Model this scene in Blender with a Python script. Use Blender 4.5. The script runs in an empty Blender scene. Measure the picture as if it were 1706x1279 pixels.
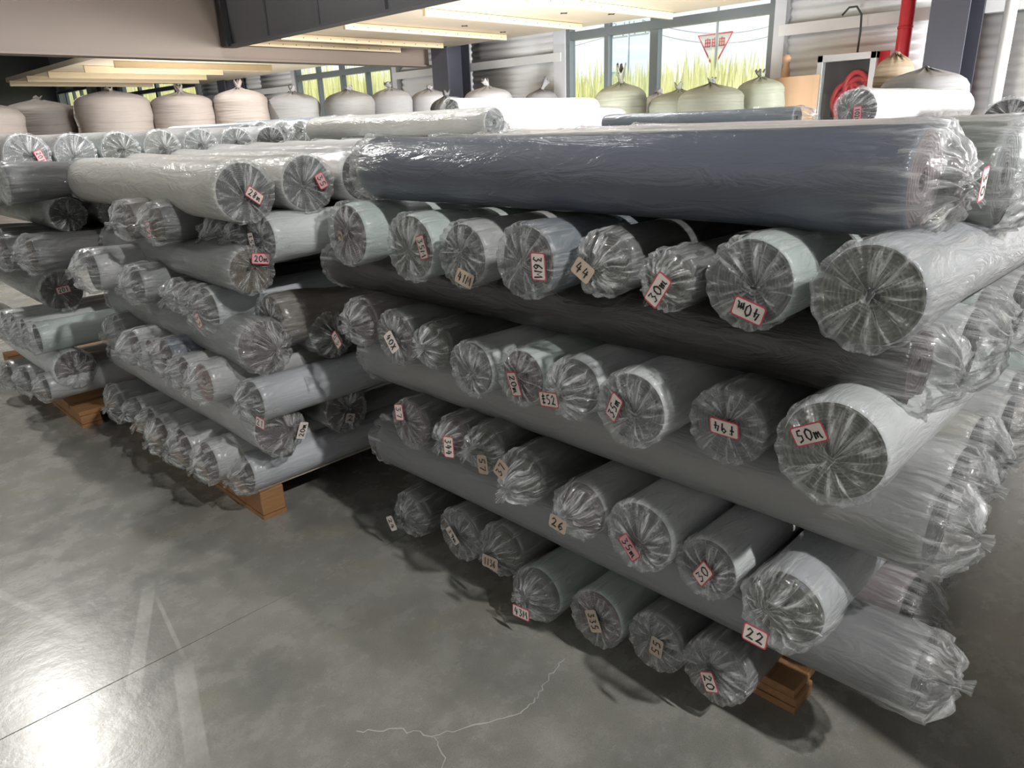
import bpy, bmesh, math, random
from mathutils import Vector, Matrix, noise

# ------------------------------------------------------------------ camera, sky, lights, exposure
sc = bpy.context.scene
COL = sc.collection
sc.view_settings.view_transform = 'Standard'
sc.view_settings.look = 'None'
sc.view_settings.gamma = 1.0
sc.view_settings.use_curve_mapping = False
sc.view_settings.exposure = 0.0
sc.cycles.use_denoising = True
sc.cycles.max_bounces = 7
sc.cycles.diffuse_bounces = 4
sc.cycles.glossy_bounces = 3
sc.cycles.transmission_bounces = 3
sc.cycles.transparent_max_bounces = 14
sc.cycles.caustics_reflective = False
sc.cycles.caustics_refractive = False
sc.cycles.sample_clamp_indirect = 4.0

CAM_H = 1.45
def make_camera():
    yaw, pitch, roll = math.radians(45.5), math.radians(19.9), math.radians(-2.2)
    fw = Vector((math.cos(yaw), math.sin(yaw), 0)); rt = Vector((math.sin(yaw), -math.cos(yaw), 0)); up = Vector((0, 0, 1))
    F = fw*math.cos(pitch) - up*math.sin(pitch); U = fw*math.sin(pitch) + up*math.cos(pitch)
    r = rt*math.cos(roll) + U*math.sin(roll); u = -rt*math.sin(roll) + U*math.cos(roll)
    cd = bpy.data.cameras.new('camera'); cd.sensor_width = 36.0; cd.lens = 1200/1706*36
    cd.clip_start = 0.05; cd.clip_end = 500
    co = bpy.data.objects.new('camera', cd); COL.objects.link(co)
    m = Matrix.Identity(4)
    for i in range(3):
        m[i][0] = r[i]; m[i][1] = u[i]; m[i][2] = -F[i]
    m.translation = (0, 0, CAM_H)
    co.matrix_world = m
    sc.camera = co
make_camera()

def make_world():
    w = bpy.data.worlds.new('sky'); sc.world = w; w.use_nodes = True
    nt = w.node_tree; nt.nodes.clear()
    out = nt.nodes.new('ShaderNodeOutputWorld'); bg = nt.nodes.new('ShaderNodeBackground')
    tc = nt.nodes.new('ShaderNodeTexCoord'); sep = nt.nodes.new('ShaderNodeSeparateXYZ')
    ramp = nt.nodes.new('ShaderNodeValToRGB')
    ramp.color_ramp.elements[0].position = 0.0; ramp.color_ramp.elements[0].color = (0.93, 0.95, 0.99, 1)
    ramp.color_ramp.elements[1].position = 0.5; ramp.color_ramp.elements[1].color = (0.72, 0.82, 0.97, 1)
    nt.links.new(tc.outputs['Generated'], sep.inputs[0]); nt.links.new(sep.outputs['Z'], ramp.inputs[0])
    nt.links.new(ramp.outputs[0], bg.inputs['Color']); bg.inputs['Strength'].default_value = 1.3
    nt.links.new(bg.outputs[0], out.inputs[0])
make_world()

def light(name, kind, loc, target, energy, color=(1, 1, 1), size=None, size_y=None, radius=None, cone=None, blend=0.3):
    d = bpy.data.lights.new(name, kind); d.energy = energy; d.color = color
    if kind == 'AREA':
        d.shape = 'RECTANGLE'; d.size = size; d.size_y = size_y
    if radius is not None: d.shadow_soft_size = radius
    if cone: d.spot_size = math.radians(cone); d.spot_blend = blend
    o = bpy.data.objects.new(name, d); COL.objects.link(o); o.location = loc
    o.rotation_euler = (Vector(target) - Vector(loc)).to_track_quat('-Z', 'Y').to_euler()
    return o
# daylight through the open roller door in the right-hand wall and through the front windows beyond it
light('door_daylight', 'AREA', (7.0, -6.9, 2.2), (7.0, 0, 1.9), 2700, (1.0, 0.99, 0.98), 3.4, 1.0)
# high-bay lamps over the aisle
light('aisle_lamp', 'SPOT', (0.5, -4.2, 5.6), (0.5, -4.1, 0), 1600, (1.0, 0.98, 0.95), radius=0.09, cone=146, blend=0.35)
light('aisle_lamp', 'SPOT', (1.03, 11.2, 7.3), (0.6, 9.0, 0), 1900, (1.0, 0.97, 0.92), radius=0.22, cone=130, blend=0.4)
# overhead fill light, out of view, added to brighten the tops of the stacks
h = light('stack_top_fill', 'AREA', (4.4, 6.2, 5.6), (4.4, 6.2, 0), 300, (1.0, 0.99, 0.98), 0.5, 3.0)
h.data.spread = math.radians(110)
# unseen fill lights added behind the stacks to brighten the far wall and ceiling
light('back_fill_light', 'AREA', (5.6, 5.2, 1.0), (9.0, 8.6, 2.5), 120, (1.0, 0.98, 0.96), 0.8, 0.8)
light('back_fill_light', 'AREA', (6.1, 2.2, 1.0), (9.0, 3.2, 2.1), 60, (1.0, 0.98, 0.96), 0.8, 0.8)
light('back_fill_light', 'AREA', (5.2, 14.0, .8), (8.0, 14.5, 3.2), 110, (1.0, 0.98, 0.96), 0.8, 0.8)
# hazy sun outdoors, running along the window wall
sun = bpy.data.lights.new('sun', 'SUN'); sun.energy = 6.0; sun.angle = math.radians(3); sun.color = (1.0, .96, .88)
so = bpy.data.objects.new('sun', sun); COL.objects.link(so); so.rotation_euler = Vector((.25, -1, -1.15)).to_track_quat('-Z', 'Y').to_euler()

# ------------------------------------------------------------------ helpers
def tag(o, label=None, cat=None, group=None, kind=None):
    if label: o['label'] = label
    if cat: o['category'] = cat
    if group: o['group'] = group
    if kind: o['kind'] = kind
    return o

def empty(name, loc, rz=0.0):
    o = bpy.data.objects.new(name, None); COL.objects.link(o)
    o.location = loc; o.rotation_euler = (0, 0, rz); o.empty_display_size = 0.1
    return o

def obj(name, mesh, mats=(), parent=None, loc=None):
    o = bpy.data.objects.new(name, mesh); COL.objects.link(o)
    if not isinstance(mats, (list, tuple)): mats = [mats]
    if len(mesh.materials) == 0:
        for m in mats: mesh.materials.append(m)
    if parent is not None: o.parent = parent
    if loc is not None: o.location = loc
    return o

class MB:
    """collects faces for one mesh"""
    def __init__(self): self.v = []; self.f = []; self.m = []; self.sm = []
    def face(self, idx, m=0, smooth=False): self.f.append(idx); self.m.append(m); self.sm.append(smooth)
    def box(self, x0, x1, y0, y1, z0, z1, m=0, jit=0.0, rnd=None):
        b = len(self.v)
        for z in (z0, z1):
            for x, y in ((x0, y0), (x1, y0), (x1, y1), (x0, y1)):
                j = (lambda: (rnd.random()-.5)*2*jit) if jit else (lambda: 0)
                self.v.append((x+j(), y+j(), z+j()))
        for q in ((3, 2, 1, 0), (4, 5, 6, 7), (0, 1, 5, 4), (1, 2, 6, 5), (2, 3, 7, 6), (3, 0, 4, 7)):
            self.face([b+i for i in q], m)
    def tube(self, pts, r, n=8, m=0, cap=True, smooth=True):
        pts = [Vector(p) for p in pts]; b = len(self.v); N = len(pts)
        rr = r if isinstance(r, (list, tuple)) else [r]*N
        prev = None
        for i, p in enumerate(pts):
            d = (pts[min(i+1, N-1)] - pts[max(i-1, 0)]).normalized()
            a = prev if prev is not None else (Vector((0, 0, 1)) if abs(d.z) < .9 else Vector((1, 0, 0)))
            s = d.cross(a).normalized(); t = s.cross(d).normalized(); prev = t
            for k in range(n):
                an = 2*math.pi*k/n
                self.v.append(tuple(p + (s*math.cos(an) + t*math.sin(an))*rr[i]))
        for i in range(N-1):
            for k in range(n):
                self.face([b+i*n+k, b+i*n+(k+1) % n, b+(i+1)*n+(k+1) % n, b+(i+1)*n+k], m, smooth)
        if cap:
            self.face([b+k for k in range(n)][::-1], m); self.face([b+(N-1)*n+k for k in range(n)], m)
    def grid(self, rings, close=True, m=0, smooth=True):
        """rings: list of equally long vertex lists"""
        b = len(self.v); n = len(rings[0])
        for rg in rings: self.v.extend(tuple(p) for p in rg)
        for i in range(len(rings)-1):
            for k in range(n if close else n-1):
                k2 = (k+1) % n
                mm = m(i) if callable(m) else m
                self.face([b+i*n+k, b+i*n+k2, b+(i+1)*n+k2, b+(i+1)*n+k], mm, smooth)
        return b
    def build(self, name, mats, parent=None, loc=None, bevel=0):
        me = bpy.data.meshes.new(name); me.from_pydata(self.v, [], self.f)
        me.polygons.foreach_set('material_index', self.m); me.polygons.foreach_set('use_smooth', self.sm)
        me.update()
        o = obj(name, me, mats, parent, loc)
        if bevel:
            md = o.modifiers.new('bevel', 'BEVEL'); md.width = bevel; md.segments = 2; md.limit_method = 'ANGLE'
        return o

# ------------------------------------------------------------------ materials
def new_mat(name):
    m = bpy.data.materials.new(name); m.use_nodes = True
    nt = m.node_tree; b = nt.nodes['Principled BSDF']
    return m, nt, b

def noise_node(nt, scale, detail=4, rough=.55, vec=None, stretch=None, dist=0.0):
    n = nt.nodes.new('ShaderNodeTexNoise'); n.inputs['Scale'].default_value = scale
    n.inputs['Detail'].default_value = detail; n.inputs['Roughness'].default_value = rough
    n.inputs['Distortion'].default_value = dist
    if vec is None:
        tc = nt.nodes.new('ShaderNodeTexCoord'); vec = tc.outputs['Object']
    if stretch:
        mp = nt.nodes.new('ShaderNodeMapping'); mp.inputs['Scale'].default_value = stretch
        nt.links.new(vec, mp.inputs[0]); vec = mp.outputs[0]
    nt.links.new(vec, n.inputs['Vector'])
    return n

def mixcol(nt, fac, a, b):
    x = nt.nodes.new('ShaderNodeMix'); x.data_type = 'RGBA'
    if isinstance(fac, (int, float)): x.inputs[0].default_value = fac
    else: nt.links.new(fac, x.inputs[0])
    for s, v in ((6, a), (7, b)):
        if isinstance(v, tuple): x.inputs[s].default_value = (*v[:3], 1)
        else: nt.links.new(v, x.inputs[s])
    return x.outputs[2]

def ramp(nt, src, p0, p1, c0=(0, 0, 0), c1=(1, 1, 1)):
    r = nt.nodes.new('ShaderNodeValToRGB'); e = r.color_ramp.elements
    e[0].position = p0; e[1].position = p1; e[0].color = (*c0, 1); e[1].color = (*c1, 1)
    nt.links.new(src, r.inputs[0]); return r.outputs[0]

def bump(nt, src, strength, dist, normal=None):
    b = nt.nodes.new('ShaderNodeBump'); b.inputs['Strength'].default_value = strength; b.inputs['Distance'].default_value = dist
    nt.links.new(src, b.inputs['Height'])
    if normal: nt.links.new(normal, b.inputs['Normal'])
    return b.outputs[0]

def plain(name, col, rough=.6, metal=0.0, var=0.12, scale=6, bmp=0.0, coat=0.0, stretch=None):
    m, nt, b = new_mat(name)
    n = noise_node(nt, scale, stretch=stretch)
    c = mixcol(nt, n.outputs[0], tuple(x*(1-var) for x in col), tuple(min(1, x*(1+var)) for x in col))
    nt.links.new(c, b.inputs['Base Color']); b.inputs['Roughness'].default_value = rough
    b.inputs['Metallic'].default_value = metal; b.inputs['Coat Weight'].default_value = coat; b.inputs['Coat Roughness'].default_value = .15
    if bmp: nt.links.new(bump(nt, n.outputs[0], bmp, .02), b.inputs['Normal'])
    return m

def wrapped_fabric(name, col, coat=.75, milky=.0, bmp=.5):
    """fabric seen through a tight skin of clear film: the film gives the sheen and the creases"""
    m, nt, b = new_mat(name)
    n1 = noise_node(nt, 5, 3, stretch=(.5, 1, 1))
    n2 = noise_node(nt, 16, 4, .6, stretch=(.35, 1.3, 1.3), dist=1.2)
    n3 = noise_node(nt, 60, 3, .6, stretch=(.2, 1, 1))
    lo = tuple(x*.86 for x in col); hi = tuple(min(.95, x*1.12) for x in col)
    c = mixcol(nt, n1.outputs[0], lo, hi)
    crease = ramp(nt, n2.outputs[0], .52, .72)
    mul = nt.nodes.new('ShaderNodeMath'); mul.operation = 'MULTIPLY'; mul.inputs[1].default_value = milky
    nt.links.new(crease, mul.inputs[0])
    c = mixcol(nt, mul.outputs[0], c, (.78, .78, .78))
    nt.links.new(c, b.inputs['Base Color']); b.inputs['Roughness'].default_value = .62
    b.inputs['Coat Weight'].default_value = coat; b.inputs['Coat Roughness'].default_value = .2; b.inputs['Coat IOR'].default_value = 1.5
    nn = bump(nt, n2.outputs[0], bmp, .02)
    nn2 = bump(nt, n3.outputs[0], .25, .006, nn)
    nt.links.new(nn2, b.inputs['Coat Normal'])
    nt.links.new(bump(nt, n2.outputs[0], bmp*.6, .02), b.inputs['Normal'])
    return m

FAB = {k: wrapped_fabric('film_wrapped_'+k, c, coat, mk) for k, (c, coat, mk) in {
    'mint': ((.49, .555, .53), .7, .2), 'pale': ((.40, .40, .40), .7, .2), 'white': ((.62, .64, .65), .8, .3),
    'slate': ((.16, .19, .22), .8, .15), 'coal': ((.085, .085, .085), .8, .1), 'grey': ((.20, .21, .205), .75, .1),
    'ice': ((.43, .445, .475), .8, .25), 'plum': ((.24, .20, .21), .7, .15), 'brown': ((.14, .12, .10), .7, .1),
    'pink': ((.45, .38, .38), .7, .2), 'navy': ((.095, .108, .142), .7, .02), 'black': ((.022, .020, .020), .75, .0),
    'stone': ((.23, .23, .23), .5, .02), 'stone2': ((.20, .203, .21), .5, .02), 'olive': ((.17, .18, .16), .8, .2),
    'cream': ((.53, .52, .48), .85, .3), 'blush': ((.58, .50, .52), .8, .25), 'snow': ((.52, .515, .515), .8, .3),
}.items()}

def end_fabric(name, col):
    """rolled cloth edge: tight rings of the wound fabric"""
    m, nt, b = new_mat(name)
    tc = nt.nodes.new('ShaderNodeTexCoord')
    w = nt.nodes.new('ShaderNodeTexWave'); w.wave_type = 'RINGS'; w.rings_direction = 'X'
    w.inputs['Scale'].default_value = 46; w.inputs['Distortion'].default_value = 5; w.inputs['Detail'].default_value = 2
    nt.links.new(tc.outputs['Object'], w.inputs['Vector'])
    c = mixcol(nt, w.outputs[0], tuple(x*.8 for x in col), tuple(x*1.1 for x in col))
    nt.links.new(c, b.inputs['Base Color']); b.inputs['Roughness'].default_value = .85
    nt.links.new(bump(nt, w.outputs[0], .5, .004), b.inputs['Normal'])
    return m
ENDM = {k: end_fabric('rolled_edge_'+k, c) for k, c in {
    'grey': (.13, .135, .135), 'moss': (.10, .105, .085), 'plum': (.12, .095, .10), 'coal': (.03, .03, .03),
    'brown': (.11, .085, .06), 'white': (.5, .5, .48), 'pink': (.35, .24, .22)}.items()}

def film_material():
    """clear polyethylene gathered into pleats: see-through, milky where the layers double up"""
    m, nt, b = new_mat('clear_plastic_film')
    uv = nt.nodes.new('ShaderNodeUVMap'); uv.uv_map = 'film'
    n = noise_node(nt, 1.0, 5, .65, uv.outputs[0], stretch=(34, 2.4, 1), dist=.4)
    n2 = noise_node(nt, 1.0, 3, .6, uv.outputs[0], stretch=(11, 4, 1))
    dens = ramp(nt, n.outputs[0], .47, .66)
    ad = nt.nodes.new('ShaderNodeMath'); ad.operation = 'MULTIPLY_ADD'; ad.inputs[1].default_value = .50; ad.inputs[2].default_value = .04
    nt.links.new(dens, ad.inputs[0])
    fr = nt.nodes.new('ShaderNodeLayerWeight'); fr.inputs['Blend'].default_value = .35
    ad2 = nt.nodes.new('ShaderNodeMath'); ad2.operation = 'MULTIPLY_ADD'; ad2.inputs[1].default_value = .28; ad2.use_clamp = True
    nt.links.new(fr.outputs['Facing'], ad2.inputs[0]); nt.links.new(ad.outputs[0], ad2.inputs[2])
    b.inputs['Base Color'].default_value = (.80, .81, .81, 1); b.inputs['Roughness'].default_value = .11
    b.inputs['Specular IOR Level'].default_value = .9
    nn = bump(nt, n.outputs[0], .9, .012); nn = bump(nt, n2.outputs[0], .5, .02, nn)
    nt.links.new(nn, b.inputs['Normal'])
    tr = nt.nodes.new('ShaderNodeBsdfTransparent'); tr.inputs[0].default_value = (.93, .94, .94, 1)
    mx = nt.nodes.new('ShaderNodeMixShader'); gl = nt.nodes.new('ShaderNodeBsdfGlossy'); gl.inputs['Roughness'].default_value = .07
    gl.inputs['Color'].default_value = (.9, .9, .9, 1); nt.links.new(nn, gl.inputs['Normal'])
    mx0 = nt.nodes.new('ShaderNodeMixShader'); mx0.inputs[0].default_value = .07
    nt.links.new(tr.outputs[0], mx0.inputs[1]); nt.links.new(gl.outputs[0], mx0.inputs[2])
    sp = nt.nodes.new('ShaderNodeSeparateXYZ'); nt.links.new(uv.outputs[0], sp.inputs[0])
    mr = nt.nodes.new('ShaderNodeMapRange'); mr.inputs[1].default_value = .0; mr.inputs[2].default_value = .30; mr.inputs[3].default_value = .06; nt.links.new(sp.outputs['Y'], mr.inputs[0])
    ml = nt.nodes.new('ShaderNodeMath'); ml.operation = 'MULTIPLY'; nt.links.new(ad2.outputs[0], ml.inputs[0]); nt.links.new(mr.outputs[0], ml.inputs[1])
    nt.links.new(ml.outputs[0], mx.inputs[0]); nt.links.new(mx0.outputs[0], mx.inputs[1]); nt.links.new(b.outputs[0], mx.inputs[2])
    clear = nt.nodes.new('ShaderNodeBsdfTransparent'); mxf = nt.nodes.new('ShaderNodeMixShader')
    mr2 = nt.nodes.new('ShaderNodeMapRange'); mr2.inputs[1].default_value = .0; mr2.inputs[2].default_value = .16; nt.links.new(sp.outputs['Y'], mr2.inputs[0])
    nt.links.new(mr2.outputs[0], mxf.inputs[0]); nt.links.new(clear.outputs[0], mxf.inputs[1]); nt.links.new(mx.outputs[0], mxf.inputs[2])
    nt.links.new(mxf.outputs[0], nt.nodes['Material Output'].inputs[0])
    return m
FILM = film_material()
PAPER = plain('label_paper', (.70, .62, .58), .8, var=.05)
PAPER_TAN = plain('tan_label_paper', (.48, .38, .30), .8, var=.08)
PAPER_PINK = plain('pink_label_paper', (.62, .36, .38), .8, var=.08)
RED = plain('red_label_border', (.55, .06, .09), .7, var=.05)
INK = plain('black_marker_ink', (.012, .012, .014), .5, var=.0)
BLACKCARD = plain('black_card', (.012, .012, .016), .5, var=.0)
WOOD = plain('pallet_pine', (.30, .155, .065), .7, var=.35, scale=5, bmp=.3, stretch=(1, 9, 9))
WOOD_PALE = plain('pale_pallet_plank', (.42, .36, .29), .75, var=.25, scale=6, bmp=.3, stretch=(1, 9, 9))
BATTEN = plain('pine_batten', (.86, .72, .50), .6, var=.10, scale=6, stretch=(1, 8, 8))
BOARD = plain('ceiling_board', (.86, .74, .58), .45, var=.06, scale=2)
STEEL_DARK = plain('dark_painted_steel', (.085, .09, .118), .45, var=.1)
STEEL_BLACK = plain('charcoal_steel', (.030, .030, .032), .5, var=.12, scale=2)
FASCIA = plain('beige_grey_beam_paint', (.27, .215, .178), .55, var=.06, scale=1.5)
HALL_GREY = plain('dull_grey_hall_lining', (.16, .16, .16), .7)
HALL_PALE = plain('pale_hall_lining', (.55, .55, .54), .7)
CLAD = plain('white_corrugated_sheet', (.78, .79, .79), .4, var=.06, scale=1.2)
GIRT = plain('galvanised_girt', (.78, .79, .80), .4, .0, var=.08)
FRAME = plain('grey_window_frame', (.20, .23, .24), .4, .2, var=.06)
FRAME_L = plain('pale_window_reveal', (.66, .68, .72), .45, var=.05)
REDP = plain('red_fire_paint', (.50, .02, .03), .35, var=.1)
SILVER = plain('silver_aluminium', (.62, .63, .65), .35, .5, var=.06)
WHITEP = plain('white_pipe', (.70, .71, .70), .4, var=.06)
CARD = plain('brown_cardboard', (.46, .31, .19), .8, var=.12, scale=3)
SKIN_WOOD = plain('turned_wood', (.62, .40, .26), .55, var=.12)
CABLE = plain('grey_cable', (.06, .07, .07), .5)
GALV = plain('field_steel', (.45, .47, .5), .5, var=.05)
BLUE = plain('blue_sign', (.05, .28, .62), .5, var=.05)
WHITE = plain('white_sign', (.85, .84, .84), .5, var=.03)
SIGNRED = plain('red_sign', (.70, .12, .16), .5, var=.03)

def glass_material():
    m, nt, b = new_mat('window_glass')
    tr = nt.nodes.new('ShaderNodeBsdfTransparent'); tr.inputs[0].default_value = (.96, .98, .98, 1)
    gl = nt.nodes.new('ShaderNodeBsdfGlossy'); gl.inputs['Roughness'].default_value = .02
    lw = nt.nodes.new('ShaderNodeLayerWeight'); lw.inputs['Blend'].default_value = .5
    pw = nt.nodes.new('ShaderNodeMath'); pw.operation = 'POWER'; pw.inputs[1].default_value = 4.0; nt.links.new(lw.outputs['Facing'], pw.inputs[0])
    f = nt.nodes.new('ShaderNodeMath'); f.operation = 'MULTIPLY_ADD'; f.inputs[1].default_value = .45; f.inputs[2].default_value = .03; nt.links.new(pw.outputs[0], f.inputs[0])
    mx = nt.nodes.new('ShaderNodeMixShader')
    nt.links.new(f.outputs[0], mx.inputs[0]); nt.links.new(tr.outputs[0], mx.inputs[1]); nt.links.new(gl.outputs[0], mx.inputs[2])
    nt.links.new(mx.outputs[0], nt.nodes['Material Output'].inputs[0]); return m
GLASS = glass_material()

def concrete():
    m, nt, b = new_mat('polished_concrete')
    tc = nt.nodes.new('ShaderNodeTexCoord'); P = tc.outputs['Object']
    a = noise_node(nt, 1.6, 5, .6, P, dist=.6); d = noise_node(nt, 7, 6, .65, P); g = noise_node(nt, 260, 2, .6, P); o = noise_node(nt, 2.3, 3, .5, P, stretch=(1, 1.4, 1))
    c = mixcol(nt, ramp(nt, a.outputs[0], .32, .70), (.17, .17, .155), (.30, .295, .265))
    c = mixcol(nt, ramp(nt, d.outputs[0], .45, .75), c, (.33, .325, .30))
    c = mixcol(nt, ramp(nt, o.outputs[0], .55, .8), c, (.27, .25, .18))
    sp = nt.nodes.new('ShaderNodeMath'); sp.operation = 'MULTIPLY'; sp.inputs[1].default_value = .35
    nt.links.new(ramp(nt, g.outputs[0], .45, .65), sp.inputs[0])
    c = mixcol(nt, sp.outputs[0], c, (.12, .12, .11))
    # pale tyre scuffs
    def seg(ax, ay, bx, by, w, soft, amt, c):
        L = math.hypot(bx-ax, by-ay); ux, uy = (bx-ax)/L, (by-ay)/L
        sub = nt.nodes.new('ShaderNodeVectorMath'); sub.operation = 'SUBTRACT'; sub.inputs[1].default_value = (ax, ay, 0); nt.links.new(P, sub.inputs[0])
        t = nt.nodes.new('ShaderNodeVectorMath'); t.operation = 'DOT_PRODUCT'; t.inputs[1].default_value = (ux, uy, 0); nt.links.new(sub.outputs[0], t.inputs[0])
        s = nt.nodes.new('ShaderNodeVectorMath'); s.operation = 'DOT_PRODUCT'; s.inputs[1].default_value = (-uy, ux, 0); nt.links.new(sub.outputs[0], s.inputs[0])
        ab = nt.nodes.new('ShaderNodeMath'); ab.operation = 'ABSOLUTE'; nt.links.new(s.outputs['Value'], ab.inputs[0])
        m1 = nt.nodes.new('ShaderNodeMapRange'); m1.inputs[1].default_value = w; m1.inputs[2].default_value = w+soft; m1.inputs[3].default_value = 1; m1.inputs[4].default_value = 0
        nt.links.new(ab.outputs[0], m1.inputs[0])
        m2 = nt.nodes.new('ShaderNodeMapRange'); m2.inputs[1].default_value = 0; m2.inputs[2].default_value = .12; nt.links.new(t.outputs['Value'], m2.inputs[0])
        m3 = nt.nodes.new('ShaderNodeMapRange'); m3.inputs[1].default_value = L; m3.inputs[2].default_value = L-.12; nt.links.new(t.outputs['Value'], m3.inputs[0])
        x = m1.outputs[0]
        for y in (m2.outputs[0], m3.outputs[0], d.outputs[0]):
            mu = nt.nodes.new('ShaderNodeMath'); mu.operation = 'MULTIPLY'; nt.links.new(x, mu.inputs[0]); nt.links.new(y, mu.inputs[1]); x = mu.outputs[0]
        mu = nt.nodes.new('ShaderNodeMath'); mu.operation = 'MULTIPLY'; mu.inputs[1].default_value = amt; nt.links.new(x, mu.inputs[0])
        return mixcol(nt, mu.outputs[0], c, (.50, .50, .47))
    c = seg(.58, 2.42, .33, 1.86, .018, .006, .9, c)
    c = seg(.36, 1.93, .16, 1.66, .018, .006, .9, c)
    c = seg(.50, 1.94, .36, 1.48, .024, .006, .8, c)
    c = seg(.57, 2.36, .50, 1.90, .004, .004, .8, c)
    c = seg(.10, 3.1, .34, 2.25, .010, .008, .7, c)
    nt.links.new(c, b.inputs['Base Color'])
    rr = nt.nodes.new('ShaderNodeMapRange'); rr.inputs[3].default_value = .17; rr.inputs[4].default_value = .36
    nt.links.new(d.outputs[0], rr.inputs[0]); nt.links.new(rr.outputs[0], b.inputs['Roughness'])
    b.inputs['Specular IOR Level'].default_value = .34
    nt.links.new(bump(nt, d.outputs[0], .06, .02), b.inputs['Normal'])
    return m
CONCRETE = concrete()

def woven_bag(name, col):
    m, nt, b = new_mat(name)
    tc = nt.nodes.new('ShaderNodeTexCoord')
    n = noise_node(nt, 3, 4); w = noise_node(nt, 9, 3, .5, stretch=(.12, .12, 1.6))
    c = mixcol(nt, n.outputs[0], tuple(x*.85 for x in col), tuple(min(.95, x*1.1) for x in col))
    nt.links.new(c, b.inputs['Base Color']); b.inputs['Roughness'].default_value = .65
    nt.links.new(bump(nt, w.outputs[0], .6, .05), b.inputs['Normal'])
    return m
BAG = {k: woven_bag('sack_'+k, c) for k, c in {
    'taupe': (.42, .36, .32), 'umber': (.13, .115, .10), 'grey': (.40, .395, .39), 'white': (.47, .47, .49), 'olive': (.20, .21, .165),
    'sage': (.26, .28, .22), 'dark': (.10, .10, .105), 'tan': (.30, .24, .17), 'silver': (.26, .26, .27)}.items()}

# ------------------------------------------------------------------ room shell
XW = 9.05          # inner face of the window wall
def make_floor():
    f = MB(); f.box(-5, 9.4, 1.992, 34, -.2, 0); f.box(-5, 9.4, -8, 1.988, -.2, 0)
    o = f.build('floor', [CONCRETE]); tag(o, 'grey polished concrete floor with a saw-cut joint', None, kind='structure')
    g = MB(); g.box(-5, 9.4, 1.987, 1.993, -.19, -.012); g.build('joint_filler', [STEEL_BLACK], o)
    c = MB(); rnd = random.Random(4)
    def crack(pts, w):
        P = []
        for (a, b) in zip(pts[:-1], pts[1:]):
            for k in range(6):
                t = k/6; P.append(((a[0]+(b[0]-a[0])*t)+rnd.uniform(-.006, .006), (a[1]+(b[1]-a[1])*t)+rnd.uniform(-.006, .006)))
        P.append(pts[-1]); b0 = len(c.v)
        for i, p in enumerate(P):
            q = P[min(i+1, len(P)-1)]; s = P[max(i-1, 0)]; dx, dy = q[0]-s[0], q[1]-s[1]; L = math.hypot(dx, dy); ww = w*rnd.uniform(.5, 1)
            c.v += [(p[0]-dy/L*ww, p[1]+dx/L*ww, .0006), (p[0]+dy/L*ww, p[1]-dx/L*ww, .0006)]
        for i in range(len(P)-1): c.face([b0+2*i, b0+2*i+1, b0+2*i+3, b0+2*i+2])
    crack([(1.263, 1.114), (1.20, 1.10), (1.122, 1.078), (1.07, 1.06), (1.017, 1.067), (.92, 1.12), (.823, 1.175), (.773, 1.258), (.70, 1.33)], .0022)
    crack([(.823, 1.175), (.80, 1.10), (.70, 1.0)], .0016)
    c.build('hairline_crack', [plain('pale_crack_dust', (.42, .42, .40), .9)], o)
make_floor()

def wall_box(name, x0, x1, y0, y1, z0, z1, mat):
    m = MB(); m.box(x0, x1, y0, y1, z0, z1); return tag(m.build(name, [mat]), kind='structure')
wall_box('ceiling', -5, 9.4, -8, 34, 8.5, 8.65, STEEL_BLACK)
wall_box('wall_front', -5.15, -5, -8, 34, 0, 8.5, HALL_PALE)
wall_box('wall_left', -5, 9.4, 34, 34.15, 0, 8.5, HALL_GREY)
m = MB(); m.box(-5, 5.2, -7.15, -7, 0, 8.5); m.box(8.8, 9.4, -7.15, -7, 0, 8.5); m.box(5.2, 8.8, -7.15, -7, 2.8, 8.5)
tag(m.build('wall_right', [HALL_GREY]), kind='structure')

WIN = [(4.45, 7.72, .95, 3.25), (12.05, 15.65, .95, 2.95), (20.9, 26.6, .95, 3.2), (30.0, 33.6, .95, 3.2), (-5.6, -1.4, .95, 3.4)]   # y0, y1, z0, z1
def sheet(y0, y1, z0, z1, parent):
    per = .098; n = int((z1-z0)/per*6)
    g = MB(); a, b = [], []
    for i in range(n+1):
        z = z0 + (z1-z0)*i/n; ph = (z/per) % 1
        d = .5-.5*math.cos(2*math.pi*ph); d = d**1.5
        x = XW + .022*d
        a.append((x, y0, z)); b.append((x, y1, z))
    k = g.grid([a, b], close=False, smooth=True)
    o = g.build('cladding_sheet', [CLAD], parent)
    md = o.modifiers.new('solid', 'SOLIDIFY'); md.thickness = .004; md.offset = 0
wb = empty('wall_back', (0, 0, 0)); tag(wb, 'white corrugated metal wall with windows', kind='structure')
ys = sorted(WIN); y = -8.0
def sheets(y0, y1, z0, z1):
    n = max(1, round((y1-y0)/2.0))
    for i in range(n): sheet(y0+(y1-y0)*i/n, y0+(y1-y0)*(i+1)/n, z0, z1, wb)
for (a, b, z0, z1) in ys:
    sheets(y, a, 0, 4.2); sheets(a, b, 0, z0); sheets(a, b, z1, 4.2); y = b
sheets(y, 34, 0, 4.2)
m = MB(); m.box(XW, XW+.05, -8, 34, 4.2, 8.5); m.build('upper_cladding', [CLAD], wb)
m = MB()
for a, b in ((2.75, 4.38), (1.2, 2.25), (7.8, 9.95), (10.35, 12.0), (15.75, 18.4), (18.9, 20.8)):
    m = MB(); m.box(XW-.10, XW-.005, a, b, 2.30, 2.42); m.build('girt', [GIRT], wb)

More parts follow.
